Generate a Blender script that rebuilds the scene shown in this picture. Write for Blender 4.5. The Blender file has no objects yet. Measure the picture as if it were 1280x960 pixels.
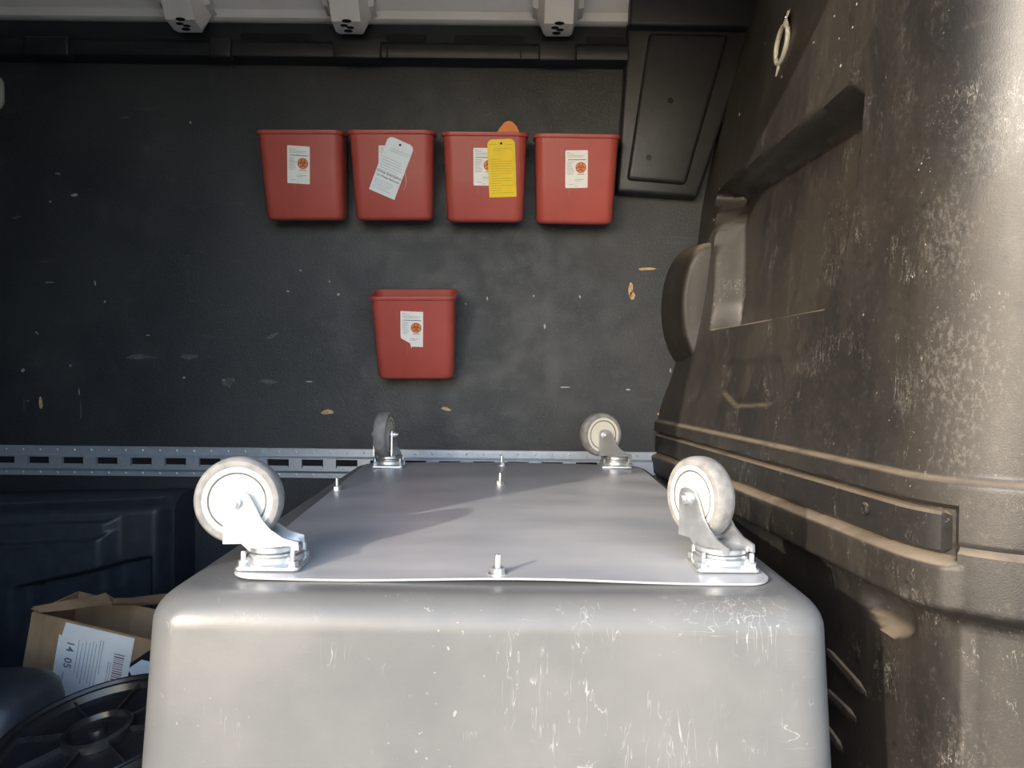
import bpy, bmesh, math, random
from mathutils import Vector, Matrix
random.seed(7)
S = bpy.context.scene
COL = S.collection
PI = math.pi

# ------------------------------------------------------------------ camera
H = 0.90                      # camera height above the van floor
F = 965.0                     # focal length in pixels of the 1280x960 frame
PITCH = math.radians(1.43); ROLL = math.radians(0.62)
CF = Vector((0, math.cos(PITCH), -math.sin(PITCH)))
_r = Vector((1, 0, 0)); _u = _r.cross(CF)
CR = _r*math.cos(ROLL) + _u*math.sin(ROLL)
CU = _u*math.cos(ROLL) - _r*math.sin(ROLL)
CAM = Vector((0, 0, H))
cd = bpy.data.cameras.new('camera'); cam = bpy.data.objects.new('camera', cd); COL.objects.link(cam)
m = Matrix((CR, CU, -CF)).transposed().to_4x4(); m.translation = CAM
cam.matrix_world = m
cd.sensor_width = 36.0; cd.lens = F/1280*36.0; cd.clip_start = 0.02; cd.clip_end = 200
S.camera = cam

# ------------------------------------------------------------------ light
SUN_DIR = Vector((0.80, 1.0, -0.38)).normalized()
w = bpy.data.worlds.new('world'); S.world = w; w.use_nodes = True
wn = w.node_tree; bg = wn.nodes['Background']
sky = wn.nodes.new('ShaderNodeTexSky'); sky.sky_type = 'NISHITA'; sky.sun_disc = False
sky.sun_elevation = math.radians(24); sky.sun_rotation = math.radians(218); sky.air_density = 1.0; sky.dust_density = 1.5
wn.links.new(sky.outputs[0], bg.inputs[0]); bg.inputs[1].default_value = 0.72
sl = bpy.data.lights.new('sun', 'SUN'); sl.energy = 4.4; sl.angle = math.radians(0.6); sl.color = (1.0, 0.91, 0.78)
sun = bpy.data.objects.new('sun', sl); COL.objects.link(sun)
sun.rotation_euler = SUN_DIR.to_track_quat('-Z', 'Y').to_euler(); sun.location = (-4, -5, 5)
vs = S.view_settings
vs.view_transform = 'Standard'; vs.look = 'None'; vs.gamma = 1.0; vs.use_curve_mapping = False; vs.exposure = 0.0

# ------------------------------------------------------------------ helpers
def U(px, py, Y=None, z=None):
    """point of the place seen at a pixel of the photo, at depth Y or at world height z"""
    d = CF + CR*((px-640)/F) + CU*((480-py)/F)
    t = Y/d.y if Y is not None else (z-H)/d.z
    return CAM + d*t

def smooth(a, b, x):
    t = min(1.0, max(0.0, (x-a)/(b-a))); return t*t*(3-2*t)
def lerp(a, b, t): return a+(b-a)*t
def knots(ks, x):
    if x <= ks[0][0]: return ks[0][1]
    for i in range(len(ks)-1):
        a, b = ks[i], ks[i+1]
        if x <= b[0]:
            p = ks[max(0, i-1)]; q = ks[min(len(ks)-1, i+2)]
            t = (x-a[0])/(b[0]-a[0]); h = b[0]-a[0]
            m0 = (b[1]-p[1])/(b[0]-p[0])*h; m1 = (q[1]-a[1])/(q[0]-a[0])*h
            return (2*t**3-3*t*t+1)*a[1]+(t**3-2*t*t+t)*m0+(-2*t**3+3*t*t)*b[1]+(t**3-t*t)*m1
    return ks[-1][1]

class MB:
    def __init__(s): s.v = []; s.f = []
    def add(s, vs, fs):
        o = len(s.v); s.v += [tuple(p) for p in vs]; s.f += [tuple(i+o for i in f) for f in fs]; return s
    def box(s, x0, x1, y0, y1, z0, z1):
        vs = [(x, y, z) for z in (z0, z1) for y in (y0, y1) for x in (x0, x1)]
        return s.add(vs, [(0, 2, 3, 1), (4, 5, 7, 6), (0, 1, 5, 4), (1, 3, 7, 5), (3, 2, 6, 7), (2, 0, 4, 6)])
    def prism(s, poly, a0, a1, axis='y'):
        """polygon (p,q) extruded: axis y -> (p,a,q); x -> (a,p,q); z -> (p,q,a)"""
        n = len(poly)
        def mk(p, q, a): return {'y': (p, a, q), 'x': (a, p, q), 'z': (p, q, a)}[axis]
        vs = [mk(p, q, a0) for p, q in poly]+[mk(p, q, a1) for p, q in poly]
        fs = [tuple(range(n)), tuple(range(2*n-1, n-1, -1))]
        fs += [(i, i+n, (i+1) % n+n, (i+1) % n) for i in range(n)]
        return s.add(vs, fs)
    def loft(s, rings, cap0=False, cap1=False, closed=True):
        n = len(rings[0]); vs = [p for r in rings for p in r]; fs = []
        for k in range(len(rings)-1):
            for i in range(n if closed else n-1):
                j = (i+1) % n
                fs.append((k*n+i, k*n+j, (k+1)*n+j, (k+1)*n+i))
        if cap0: fs.append(tuple(range(n-1, -1, -1)))
        if cap1: fs.append(tuple((len(rings)-1)*n+i for i in range(n)))
        return s.add(vs, fs)
    def lathe(s, prof, n=32, axis='z', c=(0, 0, 0), ring=False):
        """profile (r, a) turned about an axis through c"""
        rings = []
        for r, a in prof:
            ring_ = []
            for i in range(n):
                t = 2*PI*i/n; p, q = r*math.cos(t), r*math.sin(t)
                v = {'z': (p, q, a), 'y': (q, a, p), 'x': (a, p, q)}[axis]
                ring_.append((v[0]+c[0], v[1]+c[1], v[2]+c[2]))
            rings.append(ring_)
        if ring: return s.loft(rings+[rings[0]])
        return s.loft(rings, True, True)
    def tube(s, pts, r, n=8, closed=False):
        pts = [Vector(p) for p in pts]; rings = []; N = len(pts)
        for i, p in enumerate(pts):
            if closed: t = (pts[(i+1) % N]-pts[i-1]).normalized()
            else: t = (pts[min(i+1, N-1)]-pts[max(i-1, 0)]).normalized()
            a = t.cross(Vector((0.13, 0.31, 0.94))).normalized(); b = t.cross(a)
            rr = r[i] if isinstance(r, (list, tuple)) else r
            rings.append([p+(a*math.cos(2*PI*k/n)+b*math.sin(2*PI*k/n))*rr for k in range(n)])
        if closed: rings.append(rings[0]); return s.loft(rings)
        return s.loft(rings, True, True)
    def build(s, name, mat, parent=None, loc=None, rot=None, smooth_deg=35, bevel=0, seg=2):
        me = bpy.data.meshes.new(name); me.from_pydata(s.v, [], s.f); me.update()
        bm = bmesh.new(); bm.from_mesh(me)
        bmesh.ops.remove_doubles(bm, verts=bm.verts, dist=1e-6)
        if bevel:
            es = [e for e in bm.edges if len(e.link_faces) == 2 and e.calc_face_angle(0) > 0.5]
            bmesh.ops.bevel(bm, geom=es, offset=bevel, segments=seg, affect='EDGES', profile=0.5, clamp_overlap=True)
        bmesh.ops.recalc_face_normals(bm, faces=bm.faces)
        bm.to_mesh(me); bm.free()
        return link(name, me, mat, parent, loc, rot, smooth_deg)

def link(name, me, mat, parent=None, loc=None, rot=None, smooth_deg=35):
    if smooth_deg:
        me.polygons.foreach_set('use_smooth', [True]*len(me.polygons))
        me.set_sharp_from_angle(angle=math.radians(smooth_deg))
    me.materials.clear(); me.materials.append(mat)
    o = bpy.data.objects.new(name, me); COL.objects.link(o)
    if parent is not None: o.parent = parent
    if loc is not None: o.location = loc
    if rot is not None:
        if name == 'sticker': o.rotation_mode = 'YXZ'
        o.rotation_euler = rot
    return o
def empty(name, loc=(0, 0, 0), rot=(0, 0, 0), parent=None):
    o = bpy.data.objects.new(name, None); COL.objects.link(o); o.empty_display_size = 0.05
    o.location = loc; o.rotation_euler = rot
    if parent is not None: o.parent = parent
    return o
def tag(o, label, cat, group=None):
    o['label'] = label; o['category'] = cat
    if group: o['group'] = group
    return o
def struct(o, label=None, cat=None):
    o['kind'] = 'structure'
    if label: o['label'] = label
    if cat: o['category'] = cat
    return o
def share(src, name, parent, loc=None, rot=None):
    o = src.copy(); o.name = name; COL.objects.link(o); o.parent = parent
    if loc is not None: o.location = loc
    if rot is not None: o.rotation_euler = rot
    return o
def rrect(hx, hy, r, n=6, edge=0, cx=0, cy=0):
    """rounded rectangle outline, counter-clockwise; edge = extra points per side"""
    pts = []
    cs = [(hx-r, hy-r, 0), (-hx+r, hy-r, PI/2), (-hx+r, -hy+r, PI), (hx-r, -hy+r, 1.5*PI)]
    for k, (x, y, a) in enumerate(cs):
        arc = [(x+r*math.cos(a+PI/2*i/n), y+r*math.sin(a+PI/2*i/n)) for i in range(n+1)]
        pts += arc
        if edge:
            nx = cs[(k+1) % 4]; a2 = nx[2]
            e = (nx[0]+r*math.cos(a2), nx[1]+r*math.sin(a2)); s0 = arc[-1]
            pts += [(lerp(s0[0], e[0], j/(edge+1)), lerp(s0[1], e[1], j/(edge+1))) for j in range(1, edge+1)]
    return [(p[0]+cx, p[1]+cy) for p in pts]
def text_mesh(body, size, align='LEFT', offset=0.0):
    cu = bpy.data.curves.new('t', 'FONT'); cu.body = body; cu.size = size; cu.align_x = align
    cu.align_y = 'CENTER'; cu.extrude = 0.0001; cu.resolution_u = 3; cu.offset = offset
    o = bpy.data.objects.new('t', cu); COL.objects.link(o)
    dg = bpy.context.evaluated_depsgraph_get()
    me = bpy.data.meshes.new_from_object(o.evaluated_get(dg))
    bpy.data.objects.remove(o); bpy.data.curves.remove(cu)
    me.transform(Matrix.Rotation(PI/2, 4, 'X'))         # stands upright, reads from -y
    return me

# ------------------------------------------------------------------ materials
class NT:
    def __init__(s, name):
        s.m = bpy.data.materials.new(name); s.m.use_nodes = True; s.t = s.m.node_tree
        s.b = s.t.nodes['Principled BSDF']; s.co = s.t.nodes.new('ShaderNodeTexCoord')
    def n(s, k, **kw):
        x = s.t.nodes.new(k)
        for a, v in kw.items(): setattr(x, a, v)
        return x
    def L(s, a, b): s.t.links.new(a, b)
    def noise(s, scale, detail=4, rough=0.55, stretch=(1, 1, 1), rot=(0, 0, 0), loc=(0, 0, 0), dist=0.0):
        mp = s.n('ShaderNodeMapping'); mp.inputs['Scale'].default_value = stretch
        mp.inputs['Rotation'].default_value = rot; mp.inputs['Location'].default_value = loc
        s.L(s.co.outputs['Object'], mp.inputs[0])
        x = s.n('ShaderNodeTexNoise'); x.inputs['Scale'].default_value = scale
        x.inputs['Detail'].default_value = detail; x.inputs['Roughness'].default_value = rough
        x.inputs['Distortion'].default_value = dist
        s.L(mp.outputs[0], x.inputs['Vector']); return x.outputs['Fac']
    def ramp(s, src, a, b, va=0.0, vb=1.0):
        x = s.n('ShaderNodeMapRange', interpolation_type='SMOOTHSTEP')
        for i, v in zip((1, 2, 3, 4), (a, b, va, vb)): x.inputs[i].default_value = v
        s.L(src, x.inputs[0]); return x.outputs[0]
    def math(s, op, a, b=None, clamp=False):
        x = s.n('ShaderNodeMath', operation=op); x.use_clamp = clamp
        for i, v in enumerate((a, b)):
            if v is None: continue
            if isinstance(v, (int, float)): x.inputs[i].default_value = v
            else: s.L(v, x.inputs[i])
        return x.outputs[0]
    def mix(s, fac, a, b):
        x = s.n('ShaderNodeMix', data_type='RGBA')
        if isinstance(fac, (int, float)): x.inputs[0].default_value = fac
        else: s.L(fac, x.inputs[0])
        for i, v in ((6, a), (7, b)):
            if isinstance(v, tuple): x.inputs[i].default_value = (*v, 1) if len(v) == 3 else v
            else: s.L(v, x.inputs[i])
        return x.outputs[2]
    def bump(s, h, strength, dist=0.002):
        x = s.n('ShaderNodeBump'); x.inputs['Strength'].default_value = strength; x.inputs['Distance'].default_value = dist
        s.L(h, x.inputs['Height']); return x.outputs[0]
    def set(s, col=None, rough=None, metal=None, normal=None, spec=None):
        for k, v in (('Base Color', col), ('Roughness', rough), ('Metallic', metal), ('Normal', normal), ('Specular IOR Level', spec)):
            if v is None: continue
            if isinstance(v, tuple): s.b.inputs[k].default_value = (*v, 1)
            elif isinstance(v, (int, float)): s.b.inputs[k].default_value = v
            else: s.L(v, s.b.inputs[k])
        return s.m

def plain(name, col, rough=0.5, metal=0.0, var=0.15, scale=30, bump=0.0, bscale=200, spec=0.5):
    t = NT(name); f = t.noise(scale, 5)
    c = t.mix(t.ramp(f, 0.3, 0.7), tuple(v*(1-var) for v in col), tuple(min(1, v*(1+var)) for v in col))
    nrm = t.bump(t.noise(bscale, 3), bump, 0.001) if bump else None
    return t.set(c, rough, metal, nrm, spec)

def liner_mat():                      # black sprayed liner on the plywood wall
    t = NT('black_liner')
    big = t.noise(2.2, 5); fine = t.noise(170, 3, 0.7); mid = t.noise(14, 5, 0.65)
    c = t.mix(t.ramp(big, 0.35, 0.7), (0.021, 0.025, 0.031), (0.040, 0.043, 0.048))
    c = t.mix(t.math('MULTIPLY', t.ramp(mid, 0.55, 0.8), 0.35), c, (0.09, 0.09, 0.09))
    c = t.mix(t.math('MULTIPLY', t.ramp(fine, 0.5, 0.8), 0.5), c, (0.12, 0.12, 0.12))
    hz = t.noise(3.0, 6, 0.6, stretch=(1, 1, 9))
    c = t.mix(t.math('MULTIPLY', t.ramp(hz, 0.62, 0.78), 0.25), c, (0.14, 0.14, 0.14))
    r = t.ramp(mid, 0.3, 0.7, 0.40, 0.58)
    h = t.math('ADD', fine, t.math('MULTIPLY', t.noise(45, 3), 0.6))
    return t.set(c, r, 0.0, t.bump(h, 0.55, 0.0025), 0.5)
WEAR = [(0.575, 1.02, 1.07, 0.10, 0.7, 0.8), (0.580, 1.00, 0.90, 0.13, 0.8, 0.95), (0.555, 1.07, 0.865, 0.07, 0.8, 0.9), (0.58, 0.99, 0.80, 0.06, 0.6, 0.9), (0.53, 1.40, 0.900, 0.16, 4.5, 0.8), (0.58, 1.10, 1.28, 0.08, 0.6, 0.5), (0.60, 0.98, 1.20, 0.10, 0.7, 0.6), (0.56, 1.02, 0.60, 0.09, 1.5, 0.7), (0.58, 0.98, 0.40, 0.10, 0.8, 0.6)]
def plastic_mat(name, base, film, dust=True, rough=0.46, film_amt=0.7, wear=()):
    """black moulded plastic with a brown film of dust, dust lying on upward faces, pale scuffs"""
    t = NT(name)
    big = t.noise(3.2, 6, 0.6, stretch=(1, 1, 0.6)); fine = t.noise(520, 2, 0.7); sc = t.noise(9, 8, 0.75, stretch=(1, 1, 1), dist=0.6)
    c = t.mix(t.math('MULTIPLY', t.ramp(big, 0.32, 0.62), film_amt), base, film)
    smear = t.noise(7, 6, 0.6, stretch=(2.4, 2.4, 0.7), rot=(0.5, 0, 0))
    c = t.mix(t.math('MULTIPLY', t.ramp(smear, 0.54, 0.76), 0.45), c, tuple(v*1.7 for v in film))
    scr = t.noise(24, 5, 0.7, stretch=(1, 1, 0.25), rot=(0.25, 0.1, 0.1))
    line = t.math('LESS_THAN', t.math('ABSOLUTE', t.math('SUBTRACT', scr, 0.5)), 0.006)
    c = t.mix(t.math('MULTIPLY', t.math('MULTIPLY', line, t.ramp(sc, 0.5, 0.64)), 0.8), c, (0.16, 0.15, 0.135))
    spk = t.math('MULTIPLY', t.math('GREATER_THAN', t.noise(150, 2, 0.6), 0.70), t.ramp(sc, 0.46, 0.6))
    c = t.mix(t.math('MULTIPLY', spk, 0.8), c, (0.20, 0.19, 0.17))
    mot = t.noise(70, 8, 0.75)
    c = t.mix(t.math('MULTIPLY', t.ramp(mot, 0.52, 0.72), 0.55), c, tuple(v*1.9 for v in film))
    c = t.mix(t.math('MULTIPLY', t.ramp(t.noise(38, 7, 0.7, loc=(5, 2, 1)), 0.56, 0.7), 0.6), c, tuple(v*0.5 for v in base))
    for (x, y, z, r, sz, amt) in wear:
        mp = t.n('ShaderNodeMapping'); mp.inputs['Location'].default_value = (-x, -y, -z*sz); mp.inputs['Scale'].default_value = (1, 1, sz)
        t.L(t.co.outputs['Object'], mp.inputs[0])
        ln_ = t.n('ShaderNodeVectorMath', operation='LENGTH'); t.L(mp.outputs[0], ln_.inputs[0])
        near = t.ramp(ln_.outputs['Value'], r, r*0.2)
        k_ = t.ramp(t.math('ADD', t.noise(150, 6, 0.8, stretch=(1, 1, 0.6), loc=(x*9, 0, z*5)), t.math('MULTIPLY', near, 0.16)), 0.63, 0.76)
        c = t.mix(t.math('MULTIPLY', t.math('MULTIPLY', k_, near), amt*0.6), c, (0.105, 0.096, 0.085))
    if dust:
        g = t.n('ShaderNodeNewGeometry'); sp = t.n('ShaderNodeSeparateXYZ'); t.L(g.outputs['Normal'], sp.inputs[0])
        up = t.math('MULTIPLY', t.ramp(sp.outputs[2], 0.35, 0.9), t.ramp(t.noise(12, 5), 0.25, 0.55, 0.45, 1.0))
        c = t.mix(up, c, (0.19, 0.155, 0.115))
    rg = t.ramp(big, 0.3, 0.7, rough-0.06, rough+0.12)
    return t.set(c, rg, 0, t.bump(fine, 0.30, 0.0010), 0.5)
def tub_mat():
    t = NT('grey_polyethylene')
    big = t.noise(4, 5, 0.6); c = t.mix(t.ramp(big, 0.3, 0.7), (0.108, 0.111, 0.114), (0.140, 0.140, 0.139))
    sc = t.noise(5, 5, 0.6, loc=(3, 1, 2))
    for k, (st, ro, sca) in enumerate((((1.5, 1.5, 0.16), (0, 0.10, 0), 36), ((1.4, 1.4, 0.2), (0, -0.5, 0.2), 30), ((0.3, 0.3, 1.6), (0, 0.2, 0), 26))):
        n = t.noise(sca, 3, 0.6, stretch=st, rot=ro, loc=(k*7.3, k, 0))
        ln = t.math('LESS_THAN', t.math('ABSOLUTE', t.math('SUBTRACT', n, 0.5)), 0.005)
        mk = t.ramp(t.noise(7, 4, 0.6, loc=(k*3.1, 4, k)), 0.58, 0.70)
        c = t.mix(t.math('MULTIPLY', t.math('MULTIPLY', ln, mk), 0.5), c, (0.42, 0.42, 0.41))
    pit = t.math('MULTIPLY', t.math('GREATER_THAN', t.noise(120, 2), 0.72), t.ramp(sc, 0.5, 0.6))
    c = t.mix(t.math('MULTIPLY', pit, 0.45), c, (0.38, 0.38, 0.36))
    wv = t.math('ADD', t.noise(9, 2), t.math('MULTIPLY', t.noise(160, 2), 0.12))
    return t.set(c, t.ramp(big, 0.3, 0.7, 0.30, 0.42), 0, t.bump(wv, 0.25, 0.006), 0.5)
def plate_mat():
    t = NT('dull_grey_sheet'); big = t.noise(5, 5, 0.6, stretch=(0.5, 1.5, 1))
    c = t.mix(t.ramp(big, 0.3, 0.7), (0.32, 0.33, 0.35), (0.43, 0.43, 0.44))
    n = t.noise(40, 3, 0.6, stretch=(0.25, 1.6, 1), rot=(0, 0, 0.3))
    ln = t.math('LESS_THAN', t.math('ABSOLUTE', t.math('SUBTRACT', n, 0.5)), 0.006)
    c = t.mix(t.math('MULTIPLY', t.math('MULTIPLY', ln, t.ramp(t.noise(8, 4), 0.56, 0.68)), 0.5), c, (0.6, 0.6, 0.6))
    return t.set(c, t.ramp(big, 0.3, 0.7, 0.30, 0.42), 0.15, t.bump(t.noise(11, 2), 0.12, 0.006), 0.5)
def zinc_mat(name, col, rough, metal=0.9):
    t = NT(name); f = t.noise(60, 4)
    return t.set(t.mix(t.ramp(f, 0.35, 0.65), tuple(v*0.93 for v in col), col), t.ramp(f, 0.3, 0.7, rough-0.05, rough+0.1), metal, t.bump(t.noise(90, 2), 0.05, 0.0005), 0.5)
def card_mat():
    t = NT('cardboard'); f = t.noise(20, 5, stretch=(1, 1, 0.3)); g = t.noise(300, 2, stretch=(1, 1, 0.1))
    c = t.mix(t.ramp(f, 0.3, 0.7), (0.29, 0.185, 0.105), (0.40, 0.265, 0.155))
    return t.set(c, 0.85, 0, t.bump(g, 0.15, 0.001), 0.2)
def asphalt_mat():
    t = NT('asphalt'); c = t.mix(t.noise(180, 4, 0.7), (0.16, 0.155, 0.15), (0.34, 0.33, 0.31))
    return t.set(c, 0.9, 0, t.bump(t.noise(120, 3), 0.4, 0.004), 0.3)

M = dict(
    liner=liner_mat(),
    bulk=plastic_mat('dusty_black_plastic', (0.011, 0.011, 0.012), (0.033, 0.028, 0.0225), wear=WEAR),
    strip=plastic_mat('dark_rub_strip_plastic', (0.010, 0.010, 0.010), (0.022, 0.019, 0.016), film_amt=0.45),
    trim=plain('black_trim_plastic', (0.017, 0.019, 0.022), 0.42, var=0.2, bump=0.25, bscale=260),
    arch=plain('black_arch_plastic', (0.034, 0.040, 0.052), 0.40, var=0.2, bump=0.2, bscale=220),
    gloss=plain('glossy_black_plastic', (0.016, 0.017, 0.019), 0.25, var=0.2),
    roof=plain('cream_roof_paint', (0.88, 0.855, 0.79), 0.35, var=0.05, scale=6),
    red=None, redin=None,
    tub=tub_mat(), plate=plate_mat(),
    zinc=zinc_mat('bright_zinc', (0.66, 0.68, 0.70), 0.34), steel=zinc_mat('galvanised_steel', (0.50, 0.55, 0.62), 0.36, 0.5),
    tyre=plain('grey_rubber', (0.20, 0.195, 0.19), 0.6, var=0.2, scale=60, bump=0.15),
    hub=plain('cream_nylon', (0.60, 0.58, 0.51), 0.4, var=0.04),
    card=card_mat(), paper=plain('white_paper', (0.90, 0.89, 0.86), 0.6, var=0.03),
    tagpaper=plain('pale_blue_card', (0.82, 0.88, 0.92), 0.55, var=0.03),
    yellow=plain('yellow_card', (0.93, 0.66, 0.012), 0.55, var=0.04), orange=plain('orange_card', (0.90, 0.28, 0.06), 0.55, var=0.04),
    ink=plain('grey_ink', (0.16, 0.17, 0.20), 0.6, var=0.05), paleink=plain('pale_ink', (0.36, 0.40, 0.44), 0.6, var=0.05),
    ochre=plain('ochre_ink', (0.50, 0.33, 0.01), 0.6, var=0.05), black=plain('black_ink', (0.015, 0.015, 0.02), 0.5, var=0.1),
    brownink=plain('brown_ink', (0.30, 0.20, 0.20), 0.6, var=0.05),
    bioorange=plain('biohazard_orange', (0.86, 0.30, 0.10), 0.5, var=0.05), biored=plain('biohazard_red', (0.30, 0.03, 0.012), 0.5, var=0.05),
    wood=plain('bare_wood', (0.55, 0.38, 0.20), 0.8, var=0.25, scale=80), fleck=plain('pale_fleck', (0.34, 0.345, 0.34), 0.6, var=0.1),
    grime=plain('grey_scuff', (0.085, 0.09, 0.09), 0.6, var=0.3, scale=60),
    floor=plain('dark_floor_sheet', (0.03, 0.03, 0.032), 0.6, var=0.3, scale=8), body=plain('white_van_paint', (0.72, 0.72, 0.71), 0.3, var=0.03),
    asphalt=asphalt_mat(), hole=plain('dark_opening', (0.006, 0.006, 0.007), 0.8, var=0.1),
    pale=plain('pale_grey_plastic', (0.42, 0.41, 0.38), 0.5, var=0.08), ring=plain('pale_metal_clip', (0.62, 0.60, 0.53), 0.4, metal=0.3, var=0.1),
)
def red_mat():
    t = NT('red_polypropylene'); f = t.noise(7, 4); g = t.noise(26, 5, stretch=(3, 3, 0.6))
    c = t.mix(t.ramp(f, 0.3, 0.7), (0.43, 0.080, 0.062), (0.49, 0.098, 0.077))
    c = t.mix(t.math('MULTIPLY', t.ramp(g, 0.6, 0.75), 0.12), c, (0.6, 0.25, 0.22))
    return t.set(c, 0.38, 0, t.bump(t.noise(25, 2), 0.05, 0.003), 0.5)
M['red'] = red_mat()

# ------------------------------------------------------------------ the shell of the van
WY = 2.40                                     # inner face of the far side wall
def zat(py, Y): return U(640, py, Y=Y).z
mb = MB().box(-2.6, 1.0, WY, WY+0.02, 0, 2.1)
wall = struct(mb.build('wall_back', M['liner'], smooth_deg=0), 'black textured plywood side wall behind the red bins', 'wall')
struct(MB().box(-2.6, 0.9, 0.52, WY, -0.03, 0.0).build('floor', M['floor'], smooth_deg=0), 'dark van load floor under the grey tub', 'floor')
struct(MB().box(-2.66, -2.6, 0.52, WY+0.02, -0.03, 2.3).build('wall_left', M['liner'], smooth_deg=0), 'dark wall at the rear of the van', 'wall')
JX = -0.86                                    # rear post of the door opening
HZ = H+1.04                                   # head of the door opening
mb = MB().box(-2.66, JX, 0.50, 0.56, -0.4, 2.3).box(JX, 1.05, 0.50, 0.56, HZ, 2.3).box(0.95, 1.6, 0.50, 0.56, -0.4, 2.3)
mb.box(JX, 0.95, 0.50, 0.56, -0.4, -0.03)
struct(mb.build('wall_front', M['body'], smooth_deg=0), 'white van side around the open sliding door', 'wall')
struct(MB().box(-30, 30, -40, 30, -0.62, -0.60).build('ground', M['asphalt'], smooth_deg=0), 'grey asphalt ground outside the van', 'ground')

# roof skin: curved down to the wall, with a bright ledge at its foot
zr = zat(28, 2.375)
prof = [(2.42, zr), (2.372, zr), (2.366, zr+0.003), (2.364, zr+0.026), (2.352, zr+0.032), (2.33, zr+0.06), (2.27, zr+0.13), (2.15, zr+0.20), (1.9, zr+0.255), (1.5, zr+0.285), (1.0, zr+0.275), (0.7, zr+0.22), (0.5, zr+0.10)]
N = 40
mb = MB()
rings = [[(-2.66+(3.9)*i/N, y, z) for i in range(N+1)] for y, z in prof]
mb.loft(rings, closed=False)
rings2 = [[(x, y+0.01, z+0.02) for x, y, z in r] for r in rings]
mb.loft(rings2, closed=False)
ceil = struct(mb.build('ceiling', M['roof'], smooth_deg=40), 'cream painted van roof', 'ceiling')

# roof bows: hat sections with holes, coming down to the wall
def roof_bow(px):
    path = [(2.345, zat(45, 2.345)), (2.325, zat(42, 2.325)), (2.27, zat(42, 2.27)+0.03), (2.15, zr+0.11), (1.9, zr+0.18), (1.4, zr+0.22), (0.9, zr+0.2)]
    x0 = U(px, 30, Y=2.33).x
    sec = [(-0.075, 0.06), (-0.060, 0.055), (-0.042, 0.0), (0.042, 0.0), (0.060, 0.055), (0.075, 0.06)]
    mb = MB(); rings = []
    for i, (y, z) in enumerate(path):
        k = 0.82 if i == 0 else 1.0
        rings.append([(x0+a*k, y+b*0.5*(1 if i < 3 else 0), z+b) for a, b in sec])
    mb.loft(rings, closed=False)
    mb.add(rings[0], [tuple(range(len(sec)))])
    o = mb.build('roof_bow', M['roof'], ceil, smooth_deg=25)
    # stamped cover plate and holes on the underside
    def under(t):
        a, b = path[1], path[2]; y = lerp(a[0], b[0], t); z = lerp(a[1], b[1], t); return y, z
    for t, xo, w in ((0.10, -0.004, 0.014), (0.42, 0.006, 0.012), (0.62, -0.010, 0.012), (1.05, 0.002, 0.015)):
        y, z = under(t); n = 14
        sl = math.atan2(path[2][1]-path[1][1], path[1][0]-path[2][0])
        mb = MB().lathe([(w*0.72, -0.001), (w*0.72, 0.0)], n)
        me = mb.build('bow_hole', M['hole'], o, loc=(x0+xo, y, z), rot=(-sl+0.0, 0, 0), smooth_deg=0)
        me.scale = (1.3, 0.8, 1)
    return o
for px in (236, 438, 697): roof_bow(px)

# cant rail cover under the roof
zb0, zb1 = zat(77, 2.345), zat(57, 2.345)
x1 = U(784, 60, Y=2.35).x
mb = MB()
pr = [(2.40, zat(33, 2.38)), (2.378, zat(33, 2.378)), (2.374, zat(38, 2.374)), (2.370, zat(54, 2.37)), (2.352, zb1+0.004), (2.338, zb1-0.004), (2.332, (zb0+zb1)/2), (2.338, zb0+0.006), (2.355, zb0+0.001), (2.385, zb0+0.002), (2.40, zb0+0.002)]
mb.prism([(y, z) for y, z in pr], -2.6, x1, 'x')
cant = struct(mb.build('trim_1', M['trim'], smooth_deg=40), 'black plastic cant rail cover below the roof', 'trim')
for px, hw in ((60, 28), (276, 14), (447, 30), (697, 24)):              # thicker collars on the bar
    a, b = U(px-hw, 66, Y=2.335).x, U(px+hw, 66, Y=2.335).x
    MB().box(a, b, 2.322, 2.36, zb0-0.004, zb1+0.006).build('collar', M['trim'], cant, bevel=0.008, seg=3)
for px, hw in ((345, 45), (508, 26), (612, 44), (762, 30)):             # long finger openings above the bar
    a, b = U(px-hw, 47, Y=2.37).x, min(U(px+hw, 47, Y=2.37).x, x1-0.005)
    pts = [(p, q) for p, q in rrect((b-a)/2, 0.011, 0.0105, 5, cx=(a+b)/2, cy=zat(49, 2.37))]
    MB().prism(pts, 2.3695, 2.372, 'y').build('finger_opening', M['hole'], cant, smooth_deg=0)
for px in (484, 651):
    a = U(px, 66, Y=2.332).x
    MB().box(a-0.0015, a+0.0015, 2.3305, 2.34, zb0+0.008, zb1-0.008).build('joint', M['hole'], cant, smooth_deg=0)

# moulded pillar cover between wall and bulkhead
pc = [(770, 240), (872, 247), (948, 20), (958, -60), (792, -60), (786, 20), (782, 78)]
pts = [U(a, b, Y=2.35) for a, b in pc]
mb = MB().prism([(p.x, p.z) for p in pts], 2.345, WY+0.004, 'y')
pil = struct(mb.build('trim_2', M['trim'], bevel=0.012, seg=3), 'black moulded pillar cover beside the bulkhead', 'trim')
pc = [(784, 224), (858, 230), (912, 42), (812, 40)]
pts = [U(a, b, Y=2.33) for a, b in pc]
MB().prism([(p.x, p.z) for p in pts], 2.331, 2.36, 'y').build('raised_panel', M['trim'], pil, bevel=0.013, seg=4)
pc = [(786, 34), (940, 36), (960, -60), (790, -60)]
pts = [U(a, b, Y=2.32) for a, b in pc]
MB().prism([(p.x, p.z) for p in pts], 2.305, 2.36, 'y').build('upper_step', M['trim'], pil, bevel=0.010, seg=3)
for px, py in ((811, 197), (838, 126)):
    p = U(px, py, Y=2.331); MB().lathe([(0.009, 0), (0.007, 0.002), (0.001, 0.002)], 14, 'y').build('push_pin', M['gloss'], pil, loc=(p.x, 2.3295, p.z))

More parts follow.
